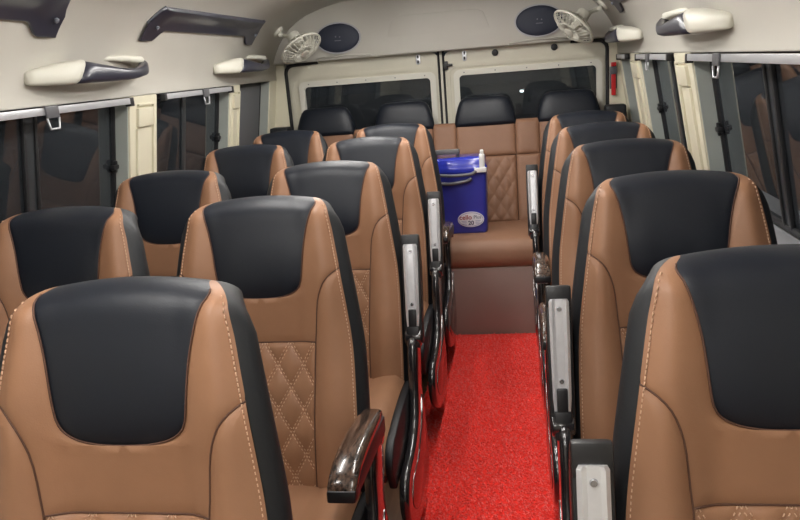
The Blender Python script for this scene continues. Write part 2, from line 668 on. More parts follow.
# ------------------------------------------------------------------ ceiling lamps (above the frame)
k = 0
for lx, sd in ((XC - .30, 'paired'), (XC + .30, 'single')):
    for j, ly in enumerate((-.45, .65, 1.75, 2.75, 3.48)):
        zc = 1.779
        where = ['in front of the foremost seats', 'over the foremost seats', 'over the second seats', 'over the fourth seats', 'next to the rear bench'][j]
        t = thing('ceiling_light', 'white tube ceiling lamp above the %s seats, %s' % (sd, where), 'ceiling light', (lx, ly, zc), group='ceiling lamps over the %s seats' % sd)
        link('housing', box('housing', (-.055, -.31, -.006), (.055, .31, .006), 'white_plastic', .004), t)
        link('diffuser', tube('diffuser', [[(0, -.29, -.026), (0, 0, -.026), (0, .29, -.026)]], .019, 'led', 14), t)
        ld = bpy.data.lights.new('lamp', 'AREA')
        ld.shape = 'RECTANGLE'
        ld.size = .05
        ld.size_y = .6
        ld.energy = LAMP_POWER
        ld.color = LAMP_COL
        lo = bpy.data.objects.new('lamp', ld)
        COL.objects.link(lo)
        lo.parent = t
        lo.location = (0, 0, -.048)

# ================================================================== SEATS
REC = math.radians(14)
SR, CR = math.sin(REC), math.cos(REC)
ZTOP = 1.118
W_TAB = [(-.012, .162), (0, .165), (.06, .178), (.16, .193), (.25, .205), (.34, .216), (.45, .221), (.60, .222), (.72, .218)]
A_TAB = [(-.012, .122), (0, .136), (.02, .130), (.05, .121), (.10, .111), (.17, .103), (.20, .099)]
B_TAB = [(.158, .192), (.175, .172), (.20, .154), (.244, .139), (.317, .131), (.335, .129), (.58, .118), (.72, .114)]
S_A, S_B, S_Q, S_E = .232, .158, .335, .70
RT = .055


def wS(s):
    w_ = lerp_tab(W_TAB, s)
    q = s + .012
    if q < .03:
        w_ -= .034 * (1 - math.sqrt(max(0, 1 - (1 - q / .03) ** 2)))
    return w_


def aS(s):
    if s >= S_A:
        return 0
    a = lerp_tab(A_TAB, s)
    if s < 0.0:
        a = min(a, wS(s))
    if s > .185:
        t = (s - .185) / (S_A - .185)
        a = a * (max(0, 1 - t ** 2.6)) ** (1 / 2.6)
    return min(a, wS(s))


def bS(s):
    if s <= S_B:
        return wS(s)
    return min(wS(s), lerp_tab(B_TAB, s))


def dF(s):
    q = s + .012
    d = 0
    if q < RT:
        d = -(RT - math.sqrt(max(0, RT * RT - (RT - q) ** 2)))
    d += .010 * math.sin(PI * smoothstep(-.02, .30, s)) - .012 * smoothstep(.18, .34, s) + .014 * math.sin(PI * smoothstep(.30, .75, s))
    return d


def dB(s):
    q = s + .012
    if q < RT:
        return -RT - math.sqrt(max(0, RT * RT - (RT - q) ** 2))
    return -2 * RT - .035 * smoothstep(.02, .5, s)


def bol(s, u):
    w_ = wS(s)
    k_ = .016 + .018 * smoothstep(.12, .34, s)
    if s < .02:
        k_ *= max(0, (s + .012) / .032)
    e = smoothstep(.72, 1.0, abs(u) / max(.01, w_))
    return k_ * smoothstep(.085, .165, abs(u)) - .014 * e * e * smoothstep(-.012, .05, s)


def P3(s, u, d):
    s = s - .003 + .016 * min(1.3, (u / .155) ** 2) * (1 - smoothstep(0.02, .26, s))
    return Vector((u, -s * SR - d * CR, ZTOP - s * CR + d * SR))


def front(s, u, extra=0.0):
    return P3(s, u, dF(s) + bol(s, u) + extra)


def puff(dist, h=.005, k_=.010):
    return h * (1 - math.exp(-max(0, dist) / k_)) - .0018


def ssamp(a, b, n):
    return lin(a, b, n)


TOPS = [-.012, -.0115, -.010, -.007, -.003, .002, .009, .018]
# black headrest panel
rows = TOPS + ssamp(.03, .18, 12) + [.19, .198, .206, .213, .219, .224, .228, .2305, .2318]


def f_head(t, s):
    a = aS(s)
    u = a * t
    ds = min(a - abs(u), (S_A - s) * .8, .05)
    top = smoothstep(-.012, .02, s)
    return front(s, u, puff(ds, .008, .014) * top)


ME = {}
ME['headrest_panel'] = grid('headrest_panel', f_head, [math.sin(PI / 2 * x) for x in lin(-1, 1, 28)], rows, 'black_leather')

# tan yoke with the two wings
yrows = TOPS + ssamp(.03, .18, 14) + [.19, .198, .206, .213, .219, .224, .228, .2305, .232] + ssamp(.245, S_Q, 9)


def f_yoke(t, s, sg):
    a, b = aS(s), bS(s)
    u = a + (b - a) * t
    ds = b - u if s >= S_A else min(u - a, b - u)
    if s > S_A:
        ds = min(ds, S_Q - s)
        ds = min(ds, math.hypot(max(0, u - .075), s - S_A + .0) + .0)
    top = smoothstep(-.012, .02, s)
    return front(s, sg * u, puff(ds, .005, .010) * top)


ts = lin(0, 1, 14)
g1 = grid('y1', lambda t, s: f_yoke(t, s, 1), ts, yrows, 'tan')
g2 = grid('y2', lambda t, s: f_yoke(t, s, -1), ts, yrows, 'tan')
ME['yoke'] = join_meshes('yoke', [g1, g2], 'tan')
# side bolsters
brows = [S_B, .162, .168, .176, .186, .197, .21, .225, .24] + ssamp(.26, S_E, 18)


def f_bol(t, s, sg):
    b, w_ = bS(s), wS(s)
    u = b + (w_ - b) * t
    ds = min(u - b, w_ - u + .006)
    return front(s, sg * u, puff(ds, .007, .012))


for sg, nm in ((1, 'bolster_p'), (-1, 'bolster_m')):
    ME[nm] = grid('side_bolster', lambda t, s: f_bol(t, s, sg), lin(0, 1, 14), brows, 'tan')
# quilted panel
QU, QS = .0625, .105


def f_quilt(t, s):
    b = bS(s)
    u = b * t
    ds = min(b - abs(u), s - S_Q + .001)
    p_ = abs(math.sin(PI * (u / QU + (s - S_Q) / QS)))
    q_ = abs(math.sin(PI * (u / QU - (s - S_Q) / QS)))
    h = .0085 * (p_ * q_) ** .45
    return front(s, u, puff(ds, .003, .006) + h * (1 - math.exp(-max(0, ds) / .006)) - .002)


ME['quilted_panel'] = grid('quilted_panel', f_quilt, lin(-1, 1, 72), lin(S_Q, S_E, 84), 'tan')


# side band and back cover
BAND = [(0, 0), (.06, .010), (.15, .018), (.3, .020), (.5, .010), (.75, -.012), (1, -.045)]
def f_band(t, s, sg):
    w_ = wS(s)
    top = smoothstep(-.012, .05, s)
    d0 = dF(s) + bol(s, w_) - .0018 * top
    d1 = dB(s)
    x = w_ + lerp_tab(BAND, t) * top
    return P3(s, sg * x, d0 + (d1 - d0) * t)


srows = TOPS + ssamp(.03, S_E + .02, 26)
for sg, nm in ((1, 'band_p'), (-1, 'band_m')):
    ME[nm] = grid('side_band', lambda t, s: f_band(t, s, sg), lin(0, 1, 12), srows, 'band_leather')
ME['back_cover'] = grid('back_cover', lambda t, s: P3(s, (wS(s) - .045 * smoothstep(-.012, .05, s)) * t, dB(s) - .006 * (1 - t ** 4) * smoothstep(0, .1, s)), lin(-1, 1, 12), srows, 'band_leather')


# seam cords and stitches
def seam_paths():
    out = []
    sa = [r_ for r_ in rows if r_ > -.004]
    half = [front(s, aS(s), .0008) for s in sa] + [front(S_A, 0, .0008)]
    other = [front(s, -aS(s), .0008) for s in sa]
    out.append(half + other[::-1])
    for sg in (1, -1):
        out.append([front(s, sg * bS(s), -.0006) for s in brows])
    out.append([front(S_Q, bS(S_Q) * t, -.0006) for t in lin(-1, 1, 16)])
    return out


ME['seam_cord'] = tube('seam_cord', seam_paths(), .0016, 'seam', 5)


def stitch_mesh(name, items, ln, wd, ht, m):
    V, Fc = [], []
    for p, t, n in items:
        t = t.normalized()
        b = n.cross(t).normalized()
        k_ = len(V)
        for dz in (-.3, 1):
            kk = .55 if dz > 0 else 1
            for a_, c_ in ((-1, -1), (1, -1), (1, 1), (-1, 1)):
                V.append(p + t * ln * .5 * a_ * kk + b * wd * .5 * c_ * kk + n * ht * dz)
        Fc += [(k_ + 4, k_ + 5, k_ + 6, k_ + 7)] + [(k_ + i, k_ + (i + 1) % 4, k_ + 4 + (i + 1) % 4, k_ + 4 + i) for i in range(4)]
    return mesh(name, V, Fc, m, False)


def nrm(fn, s, u):
    e = .002
    a = fn(s + e, u) - fn(s - e, u)
    b = fn(s, u + e) - fn(s, u - e)
    n = a.cross(b).normalized()
    return n if n.y < 0 else -n


for sg in (1, -1):
    items = []
    s = .004
    while s < S_E:
        w_ = wS(s) - .0055
        fn = lambda s_, u_: front(s_, u_, .0022)
        p = fn(s, sg * w_)
        t = fn(s + .003, sg * (wS(s + .003) - .0055)) - p
        items.append((p, t, nrm(fn, s, sg * w_)))
        s += .0085
    ME['edge_stitching_' + ('p' if sg > 0 else 'm')] = stitch_mesh('edge_stitching', items, .0058, .0022, .0016, 'thread')
items = []
for dr in (1, -1):
    for kk in range(-8, 9):
        for off in (-.0035, .0035):
            s = S_Q + .004
            while s < S_E - .004:
                # dr*u/QU + (s-SQ)/QS = kk
                u = dr * (kk - (s - S_Q) / QS) * QU + off
                if abs(u) < bS(s) - .004:
                    fq = lambda s_, u_: f_quilt(u_ / bS(s_), s_)
                    p = fq(s, u)
                    t = fq(s + .003, u - dr * .003 / QS * QU) - p
                    items.append((p, t, nrm(fq, s, u)))
                s += .0085
ME['quilt_stitching'] = stitch_mesh('quilt_stitching', items, .0055, .0020, .0012, 'thread')

# cushion
YB, YF, ZC = -.150, -.575, .468


def f_cush(t, v):
    # v runs along the profile: back -> front -> down the nose
    L1 = YB - YF - .05
    u = .222 * t
    if v < .7:
        y = YB - L1 * (v / .7)
        z = ZC + .012 * math.sin(PI * v / .7)
    else:
        a = (v - .7) / .3 * (PI / 2 + .5)
        y = YB - L1 - .055 * math.sin(a)
        z = ZC - .06 * (1 - math.cos(a))
    bo = .016 * smoothstep(.11, .17, abs(u)) - .025 * smoothstep(.85, 1, abs(t)) ** 2
    gr = -.004 * math.exp(-((abs(u) - .12) / .005) ** 2)
    return Vector((u, y, z + (bo + gr) * (1 - smoothstep(.8, 1, v))))


ME['cushion'] = grid('cushion', f_cush, lin(-1, 1, 36), lin(0, 1, 30), 'tan')


def cush_side(sg):
    pts = [f_cush(1, v) for v in lin(0, 1, 20)]
    prof = [(p.y, p.z - .001) for p in pts] + [(YF + .03, .325), (YB + .01, .325)]
    a, b = sorted((sg * .2205, sg * .243))
    return prism('cushion_side', prof, 0, a, b, 'band_leather', .006, 2)


ME['cside_p'], ME['cside_m'] = cush_side(1), cush_side(-1)
ME['cushion_pan'] = box('cushion_pan', (-.215, YF + .04, .33), (.215, YB, .40), 'black_plastic', .01)


# base
def leg_mesh(y):
    return tube('leg', [[(-.11, y, .335), (-.11, y, .02), (-.11, y, .002)], [(.11, y, .335), (.11, y, .02), (.11, y, .002)], [(-.11, y, .10), (.11, y, .10)]], .016, 'black_plastic', 8)


ME['leg_f'], ME['leg_b'] = leg_mesh(YF + .10), leg_mesh(YB - .04)
AX = .261       # armrest offset from the seat centre
PY, PZ = -.180, .606


def skirt(sg):
    o = [(PY + .035, .60), (PY + .060, .54), (PY + .03, .44), (PY + .055, .34), (PY + .075, .20), (PY + .03, .115), (PY - .10, .105), (PY - .24, .13),
         (PY - .345, .20), (PY - .375, .285), (PY - .33, .345), (PY - .22, .352), (PY - .12, .385), (PY - .07, .46), (PY - .055, .55), (PY - .02, .61)]
    pts = [(p.x, p.y) for p in spline([Vector((a, b, 0)) for a, b in o], 5)]
    a, b = sorted((sg * .2445, sg * .272))
    return prism('side_skirt', pts, 0, a, b, 'gloss_black', .011, 3)


def skirt_trim(sg):
    o = [(PY + .005, .42), (PY + .03, .30), (PY + .02, .18), (PY - .10, .16), (PY - .24, .185), (PY - .315, .25), (PY - .28, .30), (PY - .16, .305), (PY - .05, .36)]
    pts = [(p.x, p.y) for p in spline([Vector((a, b, 0)) for a, b in o], 5)]
    a, b = sorted((sg * .270, sg * .275))
    return prism('skirt_inlay', pts, 0, a, b, 'chrome', .004, 2)


for sg, k_ in ((1, 'p'), (-1, 'm')):
    ME['skirt_' + k_], ME['inlay_' + k_] = skirt(sg), skirt_trim(sg)


def arm_wood():
    secs = []
    st = [(.035, .030, .016, .052), (.02, .040, .022, .058), (-.03, .044, .026, .064), (-.14, .044, .0275, .070), (-.22, .040, .028, .068), (-.27, .034, .028, .060),
          (-.30, .026, .028, .048), (-.322, .022, .0275, .034), (-.331, .020, .024, .022)]
    for (y, zb_, hw, zt) in st:
        y *= .925 if y < 0 else 1
        zb2 = zb_ - .008
        sec_ = []
        n = 20
        cz, hz = (zt + zb2) / 2, (zt - zb2) / 2
        for i in range(n):
            a = 2 * PI * i / n
            c, s_ = math.cos(a), math.sin(a)
            sec_.append((hw * math.copysign(abs(c) ** .6, c), y, cz + hz * math.copysign(abs(s_) ** .6, s_)))
        secs.append(sec_)
    return loft('armrest', secs, 'arm_wood')


ME['armrest'] = arm_wood()
ME['arm_frame'] = join_meshes('arm_frame', [box('a', (-.0275, -.284, .003), (.0275, .02, .044), 'black_plastic', .006),
                                            box('b', (-.0275, -.309, .000), (.0275, -.26, .024), 'black_plastic', .006)], 'black_plastic')


def arm_plate():
    secs = []
    for y, k_ in ((-.280, .85), (-.274, 1), (-.19, 1), (-.06, .92), (-.03, .8), (-.02, .6)):
        hw = .0215 * k_
        secs.append([(-hw, y, .008), (-hw, y, -.002), (-hw * .72, y, -.008), (-hw * .40, y, -.0055), (hw * .40, y, -.0055), (hw * .72, y, -.008), (hw, y, -.002), (hw, y, .008)])
    me = loft('arm_plate', secs, 'silver')
    return me


ME['arm_plate'] = arm_plate()
for me_ in (ME['arm_plate'],):
    me_.polygons.foreach_set('use_smooth', [False] * len(me_.polygons))
ME['screw'] = cyl('screw', (0, 0, 0), (0, 0, -1), .0058, .004, 'screw', 12, r2=.0045)
ME['hinge'] = join_meshes('hinge', [box('h1', (-.020, -.035, -.014), (.020, .03, .028), 'black_plastic', .008),
                                    box('h2', (-.012, -.085, -.012), (.012, -.03, .004), 'black_plastic', .004)], 'black_plastic')
ME['hinge_cap'] = cyl('hinge_cap', (-.0245, .0, .008), (1, 0, 0), .024, .049, 'gloss_black', 20, bev=.004)


def make_seat(x, y, arm, up, label, group):
    """arm: +1/-1 aisle side that carries the armrest, 0 none"""
    t = thing('passenger_seat', label, 'seat', (x, y, 0), group=group)
    link('headrest_panel', ME['headrest_panel'], t)
    yk = link('yoke', ME['yoke'], t)
    for k_ in 'pm':
        link('edge_stitching', ME['edge_stitching_' + k_], yk)['kind'] = 'stuff'
    link('seam_cord', ME['seam_cord'], yk)
    q = link('quilted_panel', ME['quilted_panel'], t)
    link('quilt_stitching', ME['quilt_stitching'], q)['kind'] = 'stuff'
    for k_ in 'pm':
        link('side_bolster', ME['bolster_' + k_], t)
        link('side_band', ME['band_' + k_], t)
    link('back_cover', ME['back_cover'], t)
    c = link('cushion', ME['cushion'], t)
    for k_ in 'pm':
        link('cushion_side', ME['cside_' + k_], c)
    link('cushion_pan', ME['cushion_pan'], c)
    link('leg', ME['leg_f'], t)
    link('leg', ME['leg_b'], t)
    if arm:
        k_ = 'p' if arm > 0 else 'm'
        sk = link('side_skirt', ME['skirt_' + k_], t)
        link('skirt_inlay', ME['inlay_' + k_], sk)
        a = link('armrest', ME['armrest'], t, (arm * AX, PY, PZ), (math.radians(-104 if up else -6), 0, 0))
        a['label'] = 'wood-grain armrest folded up, silver underside showing' if up else 'glossy dark wood-grain armrest, lowered'
        link('arm_frame', ME['arm_frame'], a)
        link('arm_plate', ME['arm_plate'], a)
        for yy in (-.258, -.100):
            link('screw', ME['screw'], a, (0, yy, -.0055))
        link('hinge', ME['hinge'], a)
        link('hinge_cap', ME['hinge_cap'], a)
    return t


YL = [.955, 1.635, 2.239, 2.969, 3.580]
YRr = [.995, 1.680, 2.345, 2.945, 3.555]
ordn = ['fifth', 'fourth', 'third', 'second', 'first']
for i in range(5):
    rowtxt = '%s row ahead of the rear bench' % ordn[i]
    make_seat(-.573 - (.018 if i == 1 else 0), YL[i], 1, i in (2, 3), 'tan and black leather aisle seat of a pair, %s' % rowtxt, 'aisle seats of the paired rows')
    if i > 0:
        make_seat(-1.096, YL[i], 0, False, 'tan and black leather window seat of a pair, %s' % rowtxt, 'window seats of the paired rows')
    make_seat(.349, YRr[i], -1, i in (0, 1, 4), 'single tan and black leather seat across the aisle, %s' % rowtxt, 'single seats across the aisle')

# ================================================================== REAR BENCH
bench = thing('rear_bench', 'wide tan leather rear bench with quilted backrest and four black headrests', 'bench', (XC, 3.618, 0))
bi = Matrix.Translation(-Vector(bench.location))


def bp(name, me, par=bench):
    me.transform(bi)
    return link(name, me, par)


BX0, BX1 = XL - .030, XR + .030
bp('base_panel', box('base_panel', (BX0, 3.618, .0), (BX1, 4.10, .37), 'brown_rexine', .006))
# cushion with a rounded nose
cp = [(4.14, .38), (3.660, .360), (3.630, .368), (3.610, .395), (3.604, .43), (3.613, .475), (3.645, .508), (3.70, .518), (3.9, .516), (4.14, .505)]
cps = [(p.x, p.y) for p in spline([Vector((a, b, 0)) for a, b in cp[1:8]], 5, False)]
cps = [cp[0]] + cps + cp[8:]
bp('cushion', prism('cushion', cps, 0, BX0, BX1, 'bench_tan', .012, 3))
# reclined back made of upholstered panels
TB = math.atan2(4.255 - 4.10, 1.055 - .50)


def bb(x, h, d):
    """bench back: h along the slope from the seat, d forward"""
    return Vector((x, 4.085 + h * math.sin(TB) - d * math.cos(TB), .50 + h * math.cos(TB) + d * math.sin(TB)))


HB = .578
bp('back_shell', loft('back_shell', [[bb(x, -.02, -.005), bb(x, HB - .02, -.005), bb(x, HB - .02, -.075), bb(x, -.02, -.075)] for x in (BX0, BX1)], 'band_leather'))


def back_panel(x0, x1, h0, h1, quilt=False, topround=False):
    def fn(t, v):
        x = x0 + (x1 - x0) * t
        h = h0 + (h1 - h0) * v
        ds = min(x - x0, x1 - x, h - h0, h1 - h)
        d = .012 * (1 - math.exp(-max(0, ds) / .008))
        if topround:
            k_ = max(0, (h - (h1 - .035)) / .035)
            d -= .03 * (1 - math.sqrt(max(0, 1 - k_ * k_ * .98)))
        if quilt:
            xm = x - (x0 + x1) / 2
            p_ = abs(math.sin(PI * (xm / .068 + h / .105)))
            q_ = abs(math.sin(PI * (xm / .068 - h / .105)))
            d += .009 * (p_ * q_) ** .45 * (1 - math.exp(-max(0, ds) / .01)) - .003
        return bb(x, h, d)
    n = 60 if quilt else 18
    us = lin(0, 1, n)
    us = sorted(set(us + [.01, .02, .03, .97, .98, .99]))
    vs = sorted(set(lin(0, 1, 70 if quilt else 20) + [.01, .02, .03, .97, .98, .99]))
    return grid('back_panel', fn, us, vs, 'bench_tan')


HS = .375
cents = [-1.064, -.602, -.141, .32]
edges = []
prev = BX0
for c in cents:
    a, b = c - .165, c + .165
    if a - prev > .02:
        edges.append((prev, a, 's'))
    edges.append((a, b, 'p'))
    prev = b
edges.append((prev, BX1, 's'))
for a, b, kd in edges:
    bp('back_panel', back_panel(a + .001, b - .001, HS + .001, HB, False, True))
    q = bp('quilted_panel' if kd == 'p' else 'back_panel', back_panel(a + .001, b - .001, 0.0, HS - .001, kd == 'p'))
for c in cents:
    # trapezoid padded headrest
    secs = []
    for h, hw, dp_ in ((-.02, .172, .040), (.0, .174, .046), (.04, .168, .050), (.09, .154, .050), (.12, .142, .047), (.137, .128, .038), (.145, .108, .022)):
        sec_ = []
        for i in range(28):
            a_ = 2 * PI * i / 28
            cx_, sx_ = math.cos(a_), math.sin(a_)
            q = bb(c + hw * math.copysign(abs(cx_) ** .45, cx_), HB - .012 + h * 1.02, -.022 + dp_ * math.copysign(abs(sx_) ** .6, sx_))
            sec_.append(q)
        secs.append(sec_)
    bp('headrest', loft('headrest', secs, 'black_leather'))
for xa, xb in ((BX0 + .006, BX0 + .115), (BX1 - .115, BX1 - .006)):
    q0 = bb(0, HB, 0)
    bp('end_cap', box('end_cap', (xa, q0.y - .02, q0.z - .06), (xb, q0.y + .07, q0.z + .035), 'band_leather', .012, 3))

# ================================================================== COOLER
ck = thing('cooler_box', 'blue plastic cooler jug with white tap standing on the rear bench', 'cooler', (-.268, 3.865, .5175))
secs = []
for z, kx in ((0, .90), (.008, .94), (.02, .95), (.30, 1.0), (.315, 1.0)):
    secs.append([(x * kx, y * kx, z) for x, y in rrect(-.135, .135, -.095, .095, .022)])
link('body', loft('body', secs, 'blue'), ck)
for p_ in ck.children:
    p_.data.polygons.foreach_set('use_smooth', [False] * len(p_.data.polygons))
secs = []
for z, k_ in ((.312, .99), (.316, 1.03), (.345, 1.04), (.352, 1.0), (.360, .985), (.385, .96), (.393, .90), (.394, .3)):
    secs.append([(x * k_, y * k_, z) for x, y in rrect(-.135, .135, -.095, .095, .024)])
lid = link('lid', loft('lid', secs, 'blue_lid'), ck)
link('lid_handle', join_meshes('lid_handle', [box('a', (-.13, -.05, .395), (-.115, -.02, .425), 'grey_plastic', .003),
                                              box('b', (-.015, -.05, .395), (-.0, -.02, .425), 'grey_plastic', .003),
                                              box('c', (-.135, -.060, .410), (.002, -.010, .434), 'grey_plastic', .006)], 'grey_plastic'), lid)
# folded carrying handle on the front
hp1 = [(-.155, -.02, .325), (-.15, -.105, .322), (-.05, -.116, .310), (.05, -.116, .312), (.075, -.112, .320), (.085, -.100, .330)]
hp2 = [(-.152, -.02, .290), (-.148, -.103, .284), (-.06, -.113, .268), (.03, -.112, .278), (.06, -.106, .29)]
hn = link('carry_handle', tube('carry_handle', [[tuple(v) for v in spline([Vector(p) for p in hp1], 5, False)],
                                              [tuple(v) for v in spline([Vector(p) for p in hp2], 5, False)]], .009, 'grey_plastic', 8), ck)
tp = link('tap', join_meshes('tap', [box('a', (.075, -.112, .318), (.138, -.078, .342), 'white_plastic', .005),
                                     box('b', (.102, -.104, .335), (.130, -.080, .412), 'white_plastic', .009, 3),
                                     box('c', (.108, -.102, .395), (.126, -.082, .432), 'white_plastic', .008, 3)], 'white_plastic'), ck)
tp['label'] = 'white plastic tap lever'
# oval sticker; the front face of the body is nearly upright
fy = -.0955
lb = link('sticker', prism('sticker', ellipse(.045, .075, .068, .040), 1, fy - .003, fy + .004, 'label_white'), ck)
lb['label'] = 'oval white sticker with printed brand and number'
link('sticker_ring', ring_prism('sticker_ring', ellipse(.045, .075, .064, .0365), ellipse(.045, .075, .0615, .034), 1, fy - .0036, fy - .002, 'label_blue'), lb)


def text_mesh(name, txt, size, m, x, y, z, bold=0.0):
    cu = bpy.data.curves.new(name, 'FONT')
    cu.body = txt
    cu.size = size
    cu.align_x = 'CENTER'
    cu.align_y = 'CENTER'
    cu.extrude = .0004
    cu.offset = bold
    ob = bpy.data.objects.new('tmp_text', cu)
    COL.objects.link(ob)
    dg = bpy.context.evaluated_depsgraph_get()
    me = bpy.data.meshes.new_from_object(ob.evaluated_get(dg))
    bpy.data.objects.remove(ob)
    me.materials.clear()
    me.materials.append(MATS[m])
    me.transform(Matrix.Translation((x, y, z)) @ Matrix.Rotation(PI / 2, 4, 'X'))
    me.name = name
    return me


link('printed_name', text_mesh('printed_name', 'cello', .034, 'label_red', .018, fy - .0035, .086, .0005), lb)
link('printed_word', text_mesh('printed_word', 'Plus', .025, 'label_dark', .079, fy - .0035, .086, .0), lb)
link('printed_number', text_mesh('printed_number', '20', .030, 'label_dark', .045, fy - .0035, .056, .0008), lb)
link('printed_stripes', boxes('printed_stripes', [((-.004 + .003 * j, fy - .0038, .066 - .008 * j), (.022, fy - .003, .068 - .008 * j)) for j in range(3)] +
                              [((.068, fy - .0038, .066 - .008 * j), (.094 - .003 * j, fy - .003, .068 - .008 * j)) for j in range(3)], 'label_blue'), lb)

# ================================================================== CARPET
cr = thing('aisle_carpet', 'bright red shaggy carpet runner along the aisle floor', 'carpet', (-.15, 2.0, 0))
cx0, cx1, cy0, cy1 = -.432, .125, .30, 3.610


def edge_w(y):
    return (cy1 - y) * .034 + .004 * math.sin(y * 9) + .003 * math.sin(y * 23 + 1)


bk = grid('backing', lambda t, y: Vector((cx0 + edge_w(y) + (cx1 - cx0 - edge_w(y)) * t, y, .012)), lin(0, 1, 12), lin(cy0, cy1, 60), 'carpet')
bk.transform(Matrix.Translation((.15, -2.0, 0)))
bo = link('backing', bk, cr)
sm = bo.modifiers.new('thick', 'SOLIDIFY')
sm.thickness = .011
sm.offset = 0
V, Fc = [], []
sp = .0080
ny = int((cy1 - cy0) / sp)
nx = int((cx1 - cx0) / sp)
for j in range(ny):
    for i in range(nx):
        y = cy0 + (j + random.random()) * sp
        x = cx0 + edge_w(y) + (i + random.random()) / nx * (cx1 - cx0 - edge_w(y))
        h = .008 * random.uniform(.75, 1.2)
        a = random.random() * PI
        r_ = random.uniform(.0038, .0056)
        lx, ly = random.gauss(0, .005), random.gauss(-.001, .005)
        k_ = len(V)
        for q in range(3):
            V.append((x + r_ * math.cos(a + q * 2.094) + .15, y + r_ * math.sin(a + q * 2.094) - 2.0, .014))
        for q in range(3):
            V.append((x + lx + r_ * .6 * math.cos(a + .5 + q * 2.094) + .15, y + ly + r_ * .6 * math.sin(a + .5 + q * 2.094) - 2.0, .014 + h))
        Fc += [(k_ + 3, k_ + 4, k_ + 5)] + [(k_ + q, k_ + (q + 1) % 3, k_ + 3 + (q + 1) % 3, k_ + 3 + q) for q in range(3)]
me = bpy.data.meshes.new('pile')
me.from_pydata(V, [], Fc)
me.materials.append(MATS['pile'])
me.polygons.foreach_set('use_smooth', [True] * len(me.polygons))
po = link('pile', me, cr)
po['kind'] = 'stuff'

# ================================================================== OVERHEAD FITTINGS
HZ = 1.452     # height of the grab handles


def grab_handle(sg, y0, label):
    xw, _ = cove(HZ, 0, sg)
    t = thing('grab_handle', label, 'handle', (xw, y0, HZ), group='overhead grab handles')

    def sec_at(y, out, z, ro, rz, sh=0.0, n=18, e=.62):
        o = []
        for i in range(n):
            a = 2 * PI * i / n
            c, s_ = math.cos(a), math.sin(a)
            dz = rz * math.copysign(abs(s_) ** e, s_)
            o.append((-sg * (out + ro * math.copysign(abs(c) ** e, c)), y + sh * dz, z + dz))
        return o
    # near cream shoulder growing out of the wall
    link('shoulder', loft('shoulder', [sec_at(0, .004, -.012, .010, .016), sec_at(.012, .012, -.010, .016, .022), sec_at(.06, .028, -.006, .030, .028, .2), sec_at(.13, .046, -.001, .036, .035, .7),
                                       sec_at(.165, .054, .0, .034, .037, .9), sec_at(.172, .055, .0, .028, .033, .9)], 'ivory'), t)
    # dark bar
    b = [(.155, .056, .000, .029, .034, .9), (.22, .068, -.004, .026, .031, .6), (.32, .082, -.010, .021, .025), (.42, .088, -.015, .017, .019), (.50, .086, -.012, .016, .017),
         (.57, .074, -.003, .018, .019), (.62, .054, .006, .020, .024), (.645, .032, .010, .022, .027), (.655, .018, .012, .016, .024)]
    link('grip', loft('grip', [sec_at(*q) for q in b], 'navy_gloss'), t)
    # far cream shoulder
    link('shoulder', loft('shoulder', [sec_at(.40, .002, .040, .006, .006), sec_at(.46, .010, .042, .012, .009), sec_at(.54, .024, .040, .022, .011), sec_at(.61, .034, .034, .030, .013),
                                       sec_at(.655, .020, .022, .024, .026), sec_at(.668, .006, .018, .010, .026)], 'ivory'), t)
    return t


for sg, ys in ((-1, (2.0, 3.42)), (1, (2.17, 3.56))):
    for j, y in enumerate(ys):
        grab_handle(sg, y, 'cream and dark glossy grab handle above the %s window, over the %s seats' % (('front', 'middle')[j], 'paired' if sg < 0 else 'single'))


def bracket(sg, y0, y1, label):
    """glossy dark trim strip with turned-down ends, lying on the cove"""
    t = thing('cove_trim', label, 'trim', (XC + sg * .9, (y0 + y1) / 2, 1.6), group='dark glossy trims on the roof cove')
    ys = [y0] + lin(y0 + .015, y0 + .20, 12) + lin(y0 + .24, y1 - .24, 8) + lin(y1 - .20, y1 - .015, 12) + [y1]
    inv_ = -Vector(t.location)

    def edges_(y):
        e = min(y - y0, y1 - y)
        lo = 1.556 + .038 * smoothstep(.085, .165, e)
        hi = 1.668 - .004
        sh = .10 * 0
        if e < .055:
            hi = 1.668 - .060 * (1 - smoothstep(-.01, .055, e)) ** 1.2
        return lo, hi

    def fn(y, v):
        lo, hi = edges_(y)
        z = lo + (hi - lo) * min(1, max(0, (v - .08) / .84))
        rim = 0 if v < .08 else (0 if v > .92 else 1)
        k_ = min(1, max(0, (v - .08) / .84))
        off = .0005 + (.009 + .008 * smoothstep(.35, .9, k_) * smoothstep(.0, .12, min(y - y0, y1 - y))) * rim
        if v in (0, 1):
            off = -.002
        x, zz = cove(z, off, sg)
        return Vector((x, y, zz)) + inv_
    vs = [0, .07, .0801] + lin(.12, .88, 12) + [.9199, .93, 1]
    link('strip', grid('strip', fn, ys, vs, 'navy_gloss'), t)
    for y in (y0 + .07, y1 - .045):
        x, zz = cove(1.605, .012, sg)
        x2, z2 = cove(1.605, .022, sg)
        d = Vector((x2 - x, 0, z2 - zz))
        link('cap_screw', cyl('cap_screw', Vector((x, y, zz)) + inv_, d, .008, .009, 'badge_grey', 14, bev=.002), t)
    return t


for sg in (-1, 1):
    sd = 'paired' if sg < 0 else 'single'
    bracket(sg, 2.62, 3.84, 'long dark glossy cove trim near the fan, over the %s seats' % sd)
    bracket(sg, .84, 2.10, 'long dark glossy cove trim farther from the fan, over the %s seats' % sd)

